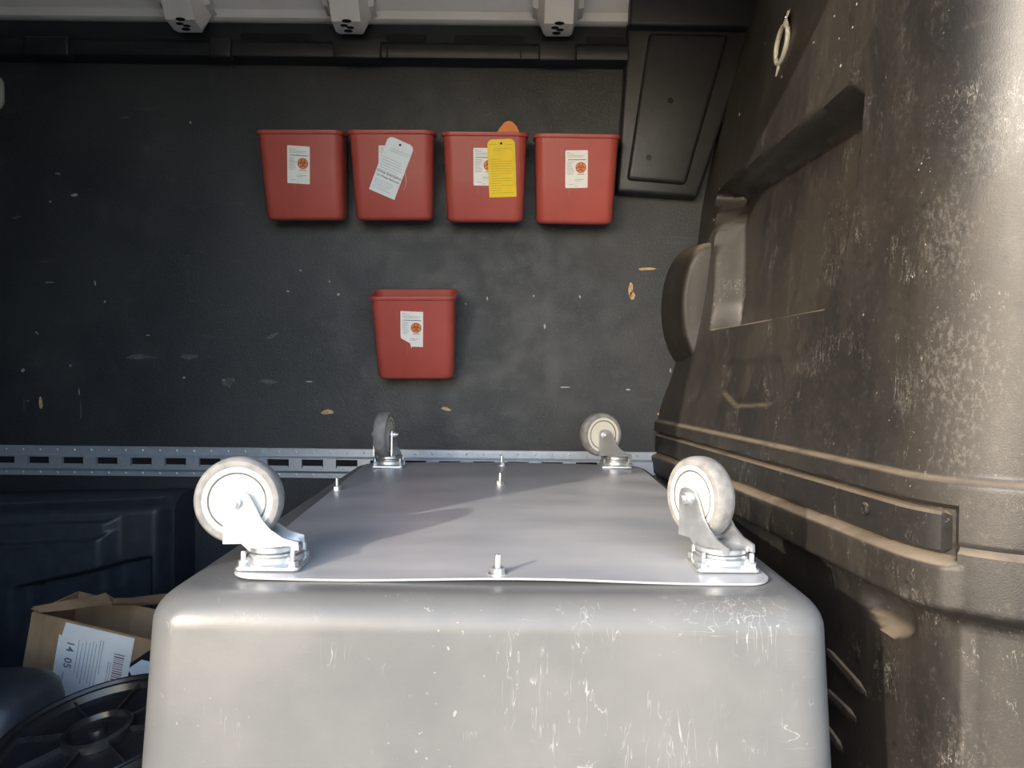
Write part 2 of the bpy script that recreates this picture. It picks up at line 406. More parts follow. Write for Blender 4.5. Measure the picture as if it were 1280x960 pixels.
# ------------------------------------------------------------------ bulkhead (wall_right)
FAR = [(-1.0, 0.52), (-0.40, 0.47), (-0.17, 0.455), (0.0, 0.505), (0.2, 0.548), (0.4, 0.572), (0.54, 0.59), (0.8, 0.645), (1.1, 0.72), (1.5, 0.82)]
NEAR = [(-1.0, 0.56), (-0.40, 0.545), (-0.17, 0.54), (0.0, 0.545), (0.3, 0.553), (0.6, 0.562), (1.1, 0.575), (1.5, 0.585)]
YN = 1.07; RC = 0.15
def bx(Y, zc): return lerp(knots(NEAR, zc), knots(FAR, zc), (Y-YN)/(WY-YN))
def onbulk(px, py):
    """(Y, z rel. camera) where the sight line of a pixel meets the smooth bulkhead"""
    Y = 1.6
    for _ in range(60):
        p = U(px, py, Y=Y); Y += (bx(Y, p.z-H)-p.x)/((px-640)/F+0.06)*0.6
        Y = min(2.5, max(0.8, Y))
    return Y, U(px, py, Y=Y).z-H
def sdpoly(pt, poly):
    d = 1e9; s = 1; n = len(poly); x, y = pt
    for i in range(n):
        ax, ay = poly[i]; bx_, by = poly[i-1]
        ex, ey = bx_-ax, by-ay; wx, wy = x-ax, y-ay
        t = max(0, min(1, (wx*ex+wy*ey)/(ex*ex+ey*ey)))
        d = min(d, (wx-ex*t)**2+(wy-ey*t)**2)
        c1 = y >= ay; c2 = y < by; c3 = ex*wy > ey*wx
        if (c1 and c2 and c3) or (not c1 and not c2 and not c3): s = -s
    return s*math.sqrt(d)
REC = [onbulk(*p) for p in ((887, 413), (896, 238), (1062, 106), (1080, 118), (1076, 160), (1066, 270), (1050, 345), (1030, 386))]
OCT = [onbulk(*p) for p in ((903, 452), (975, 446), (980, 490), (962, 508), (918, 510), (902, 492))]
SCOOP = onbulk(1084, 762)
def shift(Y): return 0.014+0.028*max(0, Y-0.95)/1.45
def profile(zc, a):
    """outward offset of the belt mouldings; a = 0 on the long face, 1 past the corner"""
    o = 0.010*smooth(-0.120, -0.132, zc)
    chan = smooth(-0.158, -0.164, zc)*(1-smooth(-0.226, -0.232, zc))
    o -= 0.016*chan*(1-a)
    o += 0.011*smooth(-0.226, -0.238, zc)*(1-a)+0.004*smooth(-0.212, -0.216, zc)*a-0.004*smooth(-0.206, -0.209, zc)*smooth(-0.216, -0.213, zc)*a
    o -= 0.050*smooth(-0.288, -0.318, zc)
    return o
def bulk_point(s, zc):
    """s: distance along the plan path from the wall"""
    L1 = WY-YN
    xn, xf = knots(NEAR, zc), knots(FAR, zc)
    if s <= L1:
        Y = WY-s; x = bx(Y, zc); n = Vector((-1, -(xn-xf)/(L1)*-1*0+ -0.05, 0)); a = 0.0
    elif s <= L1+RC*PI/2:
        th = (s-L1)/RC; x = xn+RC-RC*math.cos(th); Y = YN-RC*math.sin(th); n = Vector((-math.cos(th), -math.sin(th), 0)); a = smooth(0.62, 0.66, th)
    else:
        e = s-L1-RC*PI/2; x = xn+RC+e; Y = YN-RC; n = Vector((0, -1, 0)); a = 1.0
    o = profile(zc+shift(Y), a)
    if s <= L1+0.05:
        if -0.12 < zc < 0.7:
            d = sdpoly((Y, zc), REC)
            if d < 0.004: o -= 0.080*smooth(0.002, -lerp(0.013, 0.034, smooth(0.11, 0.18, zc)), d)
            d = sdpoly((Y, zc), OCT)
            if d < 0.002: o -= 0.007*smooth(0.002, -0.010, d)
        # crease running on from the octagonal pocket
        # shallow scoop below the belt
    if zc < -0.3:
        q = ((Y-SCOOP[0])/0.075)**2+((zc-SCOOP[1])/0.034)**2
        if q < 1: o -= 0.030*(1-q)**0.7
    return Vector((x, Y, H+zc))+n*o
def axis_steps(a, b, base, fine):
    out = [a]
    while out[-1] < b-1e-6:
        z = out[-1]; st = base
        for (p, q, s_) in fine:
            if p <= z < q: st = s_
        out.append(min(b, z+st))
    return out
zs = axis_steps(-0.90, 1.42, 0.02, [(-0.40, -0.325, 0.008), (-0.325, -0.105, 0.004), (-0.105, 0.02, 0.0065), (0.02, 0.08, 0.009), (0.08, 0.14, 0.0035), (0.14, 0.60, 0.008)])
LT = WY-YN+RC*PI/2+0.42
ss = axis_steps(0.0, LT, 0.02, [(0.22, 0.40, 0.004), (0.40, 1.02, 0.0095), (1.02, 1.14, 0.005), (1.14, 1.60, 0.010)])
rings = [[bulk_point(s, z) for s in ss] for z in zs]
bulk = struct(MB().loft(rings, closed=False).build('wall_right', M['bulk'], smooth_deg=50), 'dusty black moulded bulkhead with a blanked window recess', 'wall')

# rub strip lying in the belt channel
mb = MB()
rr = []
SE = WY-YN+RC*0.60
for s in axis_steps(0.01, SE, 0.03, [(1.2, 2, 0.01)]):
    e = smooth(SE, SE-0.012, s); ring = []
    for zc, o in ((-0.167, -0.010), (-0.168, 0.005), (-0.172, 0.0085), (-0.218, 0.0085), (-0.222, 0.005), (-0.223, -0.010)):
        L1 = WY-YN
        if s <= L1: p = Vector((bx(WY-s, zc), WY-s, H+zc)); n = Vector((-1, -0.05, 0))
        else:
            th = (s-L1)/RC; xn = knots(NEAR, zc); p = Vector((xn+RC-RC*math.cos(th), YN-RC*math.sin(th), H+zc)); n = Vector((-math.cos(th), -math.sin(th), 0))
        zz = lerp(-0.195, zc, 0.72+0.28*e); p.z = H+zz-shift(p.y)
        ring.append(p+n*lerp(-0.010, o, e))
    rr.append(ring)
MB().loft(rr, True, True).build('rub_strip', M['strip'], bulk, smooth_deg=30)
Y, zc = onbulk(1090, 636)
p = Vector((bx(Y, zc), Y, H+zc))
MB().lathe([(0.009, 0.0), (0.010, 0.003), (0.007, 0.005), (0.004, 0.003), (0.001, 0.003)], 16, 'x').build('strip_plug', M['strip'], bulk, loc=p+Vector((-0.0085, 0, 0)), rot=(0, PI, 0))

# D-shaped pod where bulkhead and wall meet
cx, cz = 0.578, H+0.18
def dsec(k, y):
    out = []
    for i in range(25):
        a = -PI/2+PI*i/24
        out.append((cx-(0.118*math.cos(a)**0.85)*k if math.cos(a) > 1e-6 else cx, y, cz+0.195*math.sin(a)*(0.4+0.6*k)*(1.0 if a > 0 else 1.02)))
    return out
rings = [dsec(1.0, WY+0.001), dsec(0.93, 2.30), dsec(0.86, 2.235), dsec(0.83, 2.222), dsec(0.77, 2.213), dsec(0.68, 2.21), dsec(0.3, 2.21)]
mb = MB().loft(rings, closed=False)
mb.add(rings[-1], [tuple(range(25))])
mb.build('corner_pod', M['bulk'], bulk, smooth_deg=40)
# moulded ribs low on the bulkhead
for a, b in (((1012, 812), (1060, 868)), ((1010, 862), (1048, 900)), ((1012, 908), (1032, 938))):
    pts = []
    for i in range(7):
        Y, zc = onbulk(lerp(a[0], b[0], i/6), lerp(a[1], b[1], i/6)); pts.append((bx(Y, zc)+0.033, Y, H+zc))
    MB().tube(pts, [0.006]+[0.012]*5+[0.006], 10).build('moulded_rib', M['bulk'], bulk)
# seam of staples and pale nicks on the bulkhead
flecks = MB()
def bulk_fleck(px, py, w, h):
    Y, zc = onbulk(px, py); p = Vector((bx(Y, zc)-0.0012, Y, H+zc)); s = Y/F
    flecks.add([p+Vector((0, -w*s*1.5, 0)), p+Vector((0, w*s*0.6, -h*s)), p+Vector((-0.0005, w*s*1.5, 0)), p+Vector((-0.0005, 0, h*s))], [(0, 1, 2, 3)])
for px, py in ((957, 54), (1018, 53), (978, 96), (1072, 5), (1067, 34), (1050, 48), (1052, 82), (1044, 20), (925, 143), (879, 249), (900, 236), (893, 275)):
    bulk_fleck(px, py, random.uniform(1.2, 2.6), random.uniform(0.8, 2.4))
for k in range(70):
    px = random.gauss(1200, 32); py = random.uniform(180, 580); bulk_fleck(px, py, random.uniform(0.3, 1.1), random.uniform(0.4, 1.6)) if px < 1165 else None
o = flecks.build('pale_nick', M['fleck'], bulk, smooth_deg=0); o['kind'] = 'stuff'

# ------------------------------------------------------------------ marks on the black wall (bare wood and flecks)
def chip(px, py, w, h, ang, mat, name, n=9, jag=0.35):
    p = U(px, py, Y=WY); s = WY/F*(0.75 if name == 'pale_fleck' else 1.0); pts = []
    for i in range(n):
        a = 2*PI*i/n; r = 1-jag*random.random()
        x, z = math.cos(a)*w*0.5*s*r, math.sin(a)*h*0.5*s*r
        pts.append((p.x+x*math.cos(ang)-z*math.sin(ang), p.z+x*math.sin(ang)+z*math.cos(ang)))
    MB().prism(pts, WY-0.0012, WY+0.001, 'y').build(name, mat, wall, smooth_deg=0)
for px, py, w, h, a in ((788, 361, 7, 22, -0.15), (790, 370, 9, 12, 0.2), (808, 336, 26, 4.5, 0.02), (51, 503, 6, 17, 0.05), (409, 515, 22, 7, 0.1), (557, 511, 15, 6, -0.2), (829, 517, 18, 6, 0.1)):
    chip(px, py, w, h, a, M['wood'], 'bare_wood_chip')
for px, py, w, h, a in ((72, 217, 12, 2.5, -0.1), (93, 244, 13, 6, 0.1), (63, 252, 5, 4, 0), (238, 153, 3, 7, 0.2), (194, 71, 5, 3, 0), (29, 463, 8, 6, 0.6), (88, 457, 5, 5, 0), (360, 364, 5, 4, 0), (423, 368, 5, 5, 0), (376, 338, 4, 3, 0), (609, 373, 3, 9, 0.1), (582, 380, 3, 3, 0), (667, 370, 4, 5, 0), (725, 371, 3, 6, 0.3), (681, 408, 4, 10, 0.1), (706, 484, 20, 3, 0.02), (785, 487, 10, 4, 0), (62, 353, 18, 2, 0), (119, 354, 3, 10, 0.2), (131, 377, 3, 5, 0), (185, 419, 7, 2, 0), (46, 416, 8, 3, -0.8), (99, 490, 2, 14, 0.1), (280, 475, 8, 4, 0), (387, 477, 14, 2.5, -0.05), (35, 501, 5, 2, 0), (230, 472, 5, 4, 0), (412, 352, 3, 3, 0), (838, 463, 3, 8, 0.1), (838, 488, 3, 9, 0)):
    chip(px, py, w, h, a, M['fleck'], 'pale_fleck')
for px, py, w, h, a in ((175, 446, 52, 7, 0), (236, 446, 30, 9, 0), (285, 478, 18, 14, 0.3), (335, 477, 26, 8, 0), (340, 420, 20, 6, 0.4), (30, 505, 2, 22, 0), (101, 512, 2, 30, 0), (156, 147, 14, 3, 0), (20, 272, 16, 4, 0.2)):
    chip(px, py, w, h, a, M['grime'], 'grey_scuff', 12, 0.5)

# pale oval fitting at the edge of the wall
p = U(-8, 117, Y=WY)
t = tag(empty('oval_fitting', (p.x, WY, p.z)), 'pale grey oval fitting high on the black wall', 'fitting')
MB().prism(rrect(0.036, 0.056, 0.034, 8), -0.014, 0.0, 'y').build('surround', M['pale'], t, bevel=0.004, seg=2)
MB().prism(rrect(0.024, 0.042, 0.023, 8), -0.017, -0.013, 'y').build('insert', M['trim'], t, bevel=0.002)
p = U(9, 110, Y=WY)
pq = [U(a, b, Y=WY) for a, b in ((-40, 72), (19, 73), (27, 142), (-40, 150))]
MB().prism([(v.x, v.z) for v in pq], WY-0.003, WY+0.001, 'y').build('wall_panel', M['liner'], wall, smooth_deg=0)

# ------------------------------------------------------------------ cargo track along the wall
zt, zbt = zat(563.5, 2.39), zat(600.5, 2.39); X0 = -2.55; X1 = 0.452
hh = zt-zbt
t = tag(empty('cargo_track', (X0, WY, zbt)), 'long galvanised steel cargo track with square slots on black wall', 'cargo track')
Ltr = X1-X0
PITCHX = 43.0*2.385/F
za, zb = 0.20*hh, 0.69*hh        # channel between the flanges
D = 0.014
MB().prism([(0, 0), (-0.003, 0), (-0.003, za-0.004), (0, za-0.004)], 0, Ltr, 'x').build('flange', M['steel'], t, smooth_deg=0)
MB().prism([(0, zb+0.004), (-0.003, zb+0.004), (-0.003, hh-0.002), (-0.0015, hh), (0, hh)], 0, Ltr, 'x').build('flange', M['steel'], t, smooth_deg=0)
sx0 = (U(-9, 575, Y=2.385).x-X0) % PITCHX
SW, SH0, SH1 = 27*2.385/F, zb-0.005-0.026, zb-0.005
mb = MB()
mb.prism([(0, zb+0.004), (-0.003, zb+0.004), (-D, zb-0.002), (-D, SH1), (0, SH1)], 0, Ltr, 'x')
mb.prism([(0, za-0.004), (-0.003, za-0.004), (-D, za+0.004), (-D, SH0), (0, SH0)], 0, Ltr, 'x')
xs = [0.0]; k = 0; slots = []
while sx0+k*PITCHX+SW < Ltr:
    a = sx0+k*PITCHX; slots.append(a); k += 1
prev = 0.0
for a in slots+[Ltr]:
    if a-prev > 0.002: mb.box(prev, a, -D, 0, SH0, SH1)
    prev = a+SW
mb.build('channel', M['steel'], t, smooth_deg=0)
src = None
for a in slots:
    if src is None:
        mb = MB().box(0, SW, -0.002, -0.001, SH0, SH1)
        src = mb.build('slot', M['hole'], t, loc=(a, 0, 0), smooth_deg=0)
        lip = MB().prism([(-D+0.001, SH0), (-D+0.001, SH0+0.006), (-0.002, SH0+0.0005), (-0.002, SH0)], 0.003, SW-0.003, 'x').build('slot_lip', M['steel'], t, loc=(a, 0, 0), smooth_deg=0)
    else:
        share(src, 'slot', t, (a, 0, 0)); share(lip, 'slot_lip', t, (a, 0, 0))
riv = None; k = 0
while 0.02+k*PITCHX/2 < Ltr-0.01:
    for zz in (0.10*hh, 0.87*hh):
        loc = (0.02+k*PITCHX/2, -0.003, zz)
        if riv is None: riv = MB().lathe([(0.0042, 0.001), (0.0038, -0.0012), (0.002, -0.0024), (0.0005, -0.0026)], 10, 'y').build('rivet', M['zinc'], t, loc=loc)
        else: share(riv, 'rivet', t, loc)
    k += 1

# ------------------------------------------------------------------ red bins
BH, BT, BB, BD = 0.255, 0.1215, 0.1135, 0.10       # height, half width top / bottom, depth at the foot
def byf(z): return -BD-0.014*z/BH
def byb(z): return 0.012*z/BH
def bin_ring(z, grow=0.0, z2=None):
    zq = z if z2 is None else z2
    hw = lerp(BB, BT, z/BH)+grow; yf, yb = byf(z)-grow, byb(z)+grow
    return [(p, q, zq) for p, q in rrect(hw, (yb-yf)/2, 0.028+grow*0.6, 7, cy=(yb+yf)/2)]
def bin_mesh():
    rings = [bin_ring(0.0, -0.020, 0.0), bin_ring(0.002, -0.009, 0.0015), bin_ring(0.004, -0.003, 0.006), bin_ring(0.012, 0.0), bin_ring(BH*0.5), bin_ring(BH-0.012),
             bin_ring(BH-0.0105, 0.0045), bin_ring(BH-0.004, 0.0062), bin_ring(BH-0.0005, 0.0050), bin_ring(BH, 0.003), bin_ring(BH-0.001, -0.0015), bin_ring(BH*0.5, -0.003), bin_ring(0.010, -0.006), bin_ring(0.006, -0.02)]
    return MB().loft(rings, True, True)
def lines(w, zs, x0, rnd=0.0, th=0.0011):
    mb = MB()
    for z, a, b in zs: mb.box(x0+a*w, x0+b*w, -0.0006, 0.0, z-th/2, z+th/2)
    return mb
def arc_band(cx, cz, r0, r1, a0, a1, n=20, y=-0.0011, y1=-0.0004):
    vs = []
    for i in range(n+1):
        a = lerp(a0, a1, i/n)
        for r, yy in ((r0, y), (r1, y), (r0, y1), (r1, y1)): vs.append((cx+r*math.cos(a), yy, cz+r*math.sin(a)))
    fs = []
    for i in range(n):
        o = i*4; fs += [(o, o+1, o+5, o+4), (o+1, o+3, o+7, o+5), (o, o+4, o+6, o+2)]
    return vs, fs
SWD, SHT = 0.0655, 0.106
def make_sticker(parent, zc, xo, ang, torn=False):
    hx, hz = SWD/2, SHT/2
    if torn: poly = [(-hx, hz), (hx, hz), (hx, -hz), (0.0, -hz), (-0.001, -hz-0.006), (-0.005, -hz+0.010), (-hx+0.002, -hz+0.024), (-hx, -hz+0.030)]
    else: poly = rrect(hx, hz, 0.003, 3)
    s = MB().prism(poly, -0.0004, 0.0, 'y').build('sticker', M['paper'], parent, loc=(xo, byf(zc)-0.0004, zc), rot=(math.atan2(0.014, BH), ang, 0), smooth_deg=0)
    s['label'] = 'white printed sticker with an orange biohazard disc' if not torn else 'torn white sticker with an orange biohazard disc'
    zs = [(hz-0.006, 0.06, 0.2), (hz-0.010, 0.06, 0.38), (hz-0.015, 0.08, 0.86), (hz-0.019, 0.08, 0.78)]
    zs += [(hz-0.033-0.0042*i, 0.08, random.uniform(0.26, 0.42)) for i in range(9)]
    zs += [(-hz+0.024, 0.42, 0.84), (-hz+0.020, 0.42, 0.66)]
    if not torn: zs += [(-hz+0.010, 0.16, 0.36), (-hz+0.005, 0.4, 0.52)]
    lines(SWD, zs, -hx).build('fine_print', M['paleink'], s, smooth_deg=0)
    MB().box(-hx+0.007, hx-0.006, -0.0007, 0, hz-0.0275, hz-0.0255).build('heading_line', M['ink'], s, smooth_deg=0)
    c = (0.0125, 0.0045)
    MB().lathe([(0.0155, -0.0008), (0.0155, 0.0)], 28, 'y', (c[0], 0, c[1])).build('orange_disc', M['bioorange'], s, smooth_deg=0)
    mb = MB()
    for k in range(3):
        a = PI/2+k*2*PI/3; d = 0.0066
        mb.add(*arc_band(c[0]+d*math.cos(a), c[1]+d*math.sin(a), 0.0046, 0.0066, a+0.55, a+2*PI-0.55))
    mb.add(*arc_band(c[0], c[1], 0.0060, 0.0073, 0, 2*PI, 28)); mb.add(*arc_band(c[0], c[1], 0.0135, 0.0150, 0, 2*PI, 28))
    mb.build('biohazard_symbol', M['biored'], s, smooth_deg=0)
    MB().box(c[0]-0.010, c[0]+0.010, -0.0007, 0, c[1]-0.0195, c[1]-0.0180).build('caption_line', M['biored'], s, smooth_deg=0)
    return s
bin_src = None; bins = []
def make_bin(px, py, tilt, yaw, roll, label, sticker):
    global bin_src
    a = math.radians(tilt)
    ft = Vector((0, byf(BH)-0.006, BH)); R = Matrix.Rotation(a, 3, 'X')
    d = R @ ft
    yo = WY-0.003
    p = U(px, py, Y=yo+d.y)
    o = empty('sharps_bin', (p.x, yo, p.z-d.z), (a, math.radians(roll), math.radians(yaw)))
    tag(o, label, 'bin', 'red sharps bins on the black wall')
    if bin_src is None: bin_src = bin_mesh().build('bin_body', M['red'], o, smooth_deg=40)
    else: share(bin_src, 'bin_body', o)
    make_sticker(o, *sticker)
    mb = MB().tube([(0, byb(BH*0.86)-0.006, BH*0.86), (0, 0.028, BH*0.86+0.002)], 0.003, 8)
    mb.build('hanging_screw', M['zinc'], o)
    bins.append(o); return o
make_bin(372.5, 162, 9.5, 0.0, -0.6, 'red sharps bin with an untagged whole label, beside the white-tagged bin', (0.158, -0.004, math.radians(3.5)))
make_bin(488, 162, 9.5, 0.0, -0.6, 'red sharps bin with a pale blue-white tag hanging over its label', (0.158, -0.004, math.radians(3.0)))
make_bin(606, 164.5, 9.5, 0.0, -0.2, 'red sharps bin with a yellow tag hanging over its label', (0.158, 0.000, 0.0))
make_bin(722, 167, 9.5, 0.0, 0.2, 'red sharps bin hanging next to the black pillar cover', (0.157, 0.000, math.radians(-1.5)))
make_bin(515, 371, 15.0, 0.5, -0.8, 'red sharps bin hanging alone below the row, with a torn label', (0.158, -0.004, math.radians(2.5), True))

def bin_to_world(b, v): return Matrix.LocRotScale(b.location, b.rotation_euler, None) @ Vector(v)
TW, TL = 0.080, 0.163
def hang_tag(name, b, px, py, ang, mat, off=0.004, lift=0.0):
    """paper tag whose middle is seen at (px,py), lying against the front of bin b"""
    zl = 0.15
    for _ in range(20):                     # find the local spot on the bin front that shows at the pixel
        q = bin_to_world(b, (0, byf(zl), zl)); w_ = U(px, py, Y=q.y); zl += (w_.z-q.z)
    q = bin_to_world(b, (0, byf(zl)-off, zl)); w_ = U(px, py, Y=q.y)
    t = empty(name, w_); t.rotation_mode = 'YXZ'; t.rotation_euler = (b.rotation_euler.x+math.atan2(0.014, BH)+lift, ang, 0)
    h = TL/2; c = 0.012
    poly = [(-TW/2, -h), (TW/2, -h), (TW/2, h-c), (TW/2-c*0.35, h-c*0.35), (TW/2-c, h), (-TW/2+c, h), (-TW/2+c*0.35, h-c*0.35), (-TW/2, h-c)]
    MB().prism(poly, -0.0005, 0.0005, 'y').build('tag_card', mat, t, smooth_deg=0)
    MB().lathe([(0.0035, -0.0012), (0.0035, 0)], 14, 'y', (0, 0, h-0.012)).build('eyelet_hole', M['hole'], t, smooth_deg=0)
    return t
b2, b3 = bins[1], bins[2]
t = tag(hang_tag('paper_tag', b2, 489.5, 210, math.radians(22.5), M['tagpaper']), 'pale blue-white paper tag hanging crooked on a red bin', 'tag')
h = TL/2
zs = [(h-0.030, 0.22, 0.92), (h-0.036, 0.22, 0.90)] + [(h-0.060-0.0075*i, 0.08, random.uniform(0.75, 0.95)) for i in range(6)] + [(-h+0.036-0.006*i, 0.08, random.uniform(0.6, 0.92)) for i in range(5)]
lines(TW, zs, -TW/2, th=0.0010).build('fine_print', M['paleink'], t, smooth_deg=0)
for s_, sz, z0 in (('Group Exemption', 0.0105, -0.020), ('To Waste Removal', 0.0088, -0.032)):
    me = text_mesh(s_, sz, 'CENTER', 0.0002); link('lettering', me, M['ink'], t, (0, -0.0008, z0), None, 0)
MB().tube([(0.036, 0.0, 0.01), (0.050, -0.001, -0.012), (0.056, -0.002, -0.028), (0.055, -0.002, -0.045)], 0.0006, 6).build('string', M['paper'], t)
t = tag(hang_tag('paper_tag', b3, 627.5, 210.5, math.radians(-2.5), M['yellow']), 'yellow paper tag hanging on a red bin', 'tag')
zs = [(h-0.014, 0.08, 0.34), (h-0.016, 0.66, 0.9), (h-0.026, 0.2, 0.86), (h-0.031, 0.2, 0.5)] + [(h-0.055-0.0068*i, 0.10, random.choice((0.45, 0.9, 0.88))) for i in range(15)]
lines(TW, zs, -TW/2, th=0.0011).build('fine_print', M['ochre'], t, smooth_deg=0)
MB().box(TW*0.43, TW*0.44, -0.0007, 0, -0.05, 0.05).build('margin_line', M['ochre'], t, smooth_deg=0)
# orange tag standing in the third bin, its rounded top above the rim
p = U(636, 151, Y=2.345)
t = empty('paper_tag', p, (math.radians(6), 0, 0)); tag(t, 'orange paper tag standing up out of a red bin', 'tag')
poly = [(-0.036, -0.15), (0.036, -0.15), (0.036, -0.040), (0.024, -0.016), (0.010, -0.002), (0.0, 0.0), (-0.012, -0.004), (-0.026, -0.020), (-0.036, -0.034)]
MB().prism(poly, -0.0006, 0.0006, 'y').build('tag_card', M['orange'], t, smooth_deg=0)
MB().lathe([(0.0035, -0.0012), (0.0035, 0)], 12, 'y', (0, 0, -0.05)).build('eyelet_hole', M['hole'], t, smooth_deg=0)

# ------------------------------------------------------------------ upturned grey tub on casters
ZP = H-0.279                       # top face of the sheet on the tub's base
TC = -0.026; TY0, TY1 = 0.915, 2.21
tub = tag(empty('wheeled_tub', (TC, (TY0+TY1)/2, 0)), 'upturned grey plastic tub truck with four casters on top', 'tub')
TYC = (TY0+TY1)/2; HX, HY = 0.420, (TY1-TY0)/2
def bow(x, y):      # local to the tub
    return 0.014*max(0, 1-(x/0.40)**2)*smooth(-HY+0.02, -HY+0.5, y)*(1-0.60*smooth(HY-0.5, HY, y))
ZT = ZP-0.004
dr = math.tan(math.radians(3.2)); rc = 0.040
rings = []
def tring(hx, hy, r, z, dome=False):
    pts = rrect(hx, hy, r, 8, 14)
    return [(x, y, z+(bow(x, y) if dome else 0)) for x, y in pts]
g = (ZT-rc)*dr
rings.append(tring(HX+g+0.030, HY+g+0.030, 0.11, 0.001)); rings.append(tring(HX+g+0.030, HY+g+0.030, 0.11, 0.030)); rings.append(tring(HX+g+0.024, HY+g+0.024, 0.105, 0.036))
rings.append(tring(HX+g-0.036*dr+0.004, HY+g-0.036*dr+0.004, 0.095, 0.040))
for k in range(1, 9):
    z = lerp(0.044, ZT-rc, k/8); q = (ZT-rc-z)*dr; rings.append(tring(HX+q, HY+q, 0.054+0.01*(1-k/8), z))
for k in range(1, 9):
    a = PI/2*k/8; i = rc*(1-math.cos(a)); rings.append(tring(HX-i, HY-i, 0.054-i*0.3, ZT-rc+rc*math.sin(a), k > 5))
for f in (0.94, 0.86, 0.72, 0.55, 0.36, 0.18, 0.05):
    rings.append(tring((HX-rc)*f, (HY-rc)*f, 0.05*f, ZT, True))
body = MB().loft(rings, False, True)
inner = [tring(HX+g+0.018, HY+g+0.018, 0.10, 0.001)]+[tring(HX-0.010+q*dr, HY-0.010+q*dr, 0.07, ZT-0.01-q) for q in (0.55, 0.3, 0.04)]+[tring(HX-0.05, HY-0.05, 0.05, ZT-0.010)]
body.loft(inner, False, True)
body.build('tub_body', M['tub'], tub, smooth_deg=45)
# sheet
PX, PY0, PY1 = 0.354, 0.990-TYC, 2.135-TYC
PCX = -0.011-TC; PHY = (PY1-PY0)/2; PCY = (PY0+PY1)/2
def sheet(zoff):
    rings = []
    for f in (1.0, 0.985, 0.94, 0.86, 0.72, 0.55, 0.36, 0.18, 0.04):
        pts = rrect(PX*f, PHY*f, 0.034*f, 8, 14)
        ring = []
        for x, y in pts:
            tt = (y+PHY)/(2*PHY)
            X, Y = x*(1+(0.10 if x < 0 else 0.03)*tt)+PCX, y+PCY
            wav = 0.0022*math.sin(X*13+1.0)*smooth(-0.45, -0.6, Y)+0.0015
            ring.append((X, Y, ZT+bow(X, Y)+wav+zoff))
        rings.append(ring)
    return rings
top, bot = sheet(0.0040), sheet(0.0012)
MB().loft([bot[-1]]+bot[::-1]+top, True, True).build('base_sheet', M['plate'], tub, smooth_deg=40)

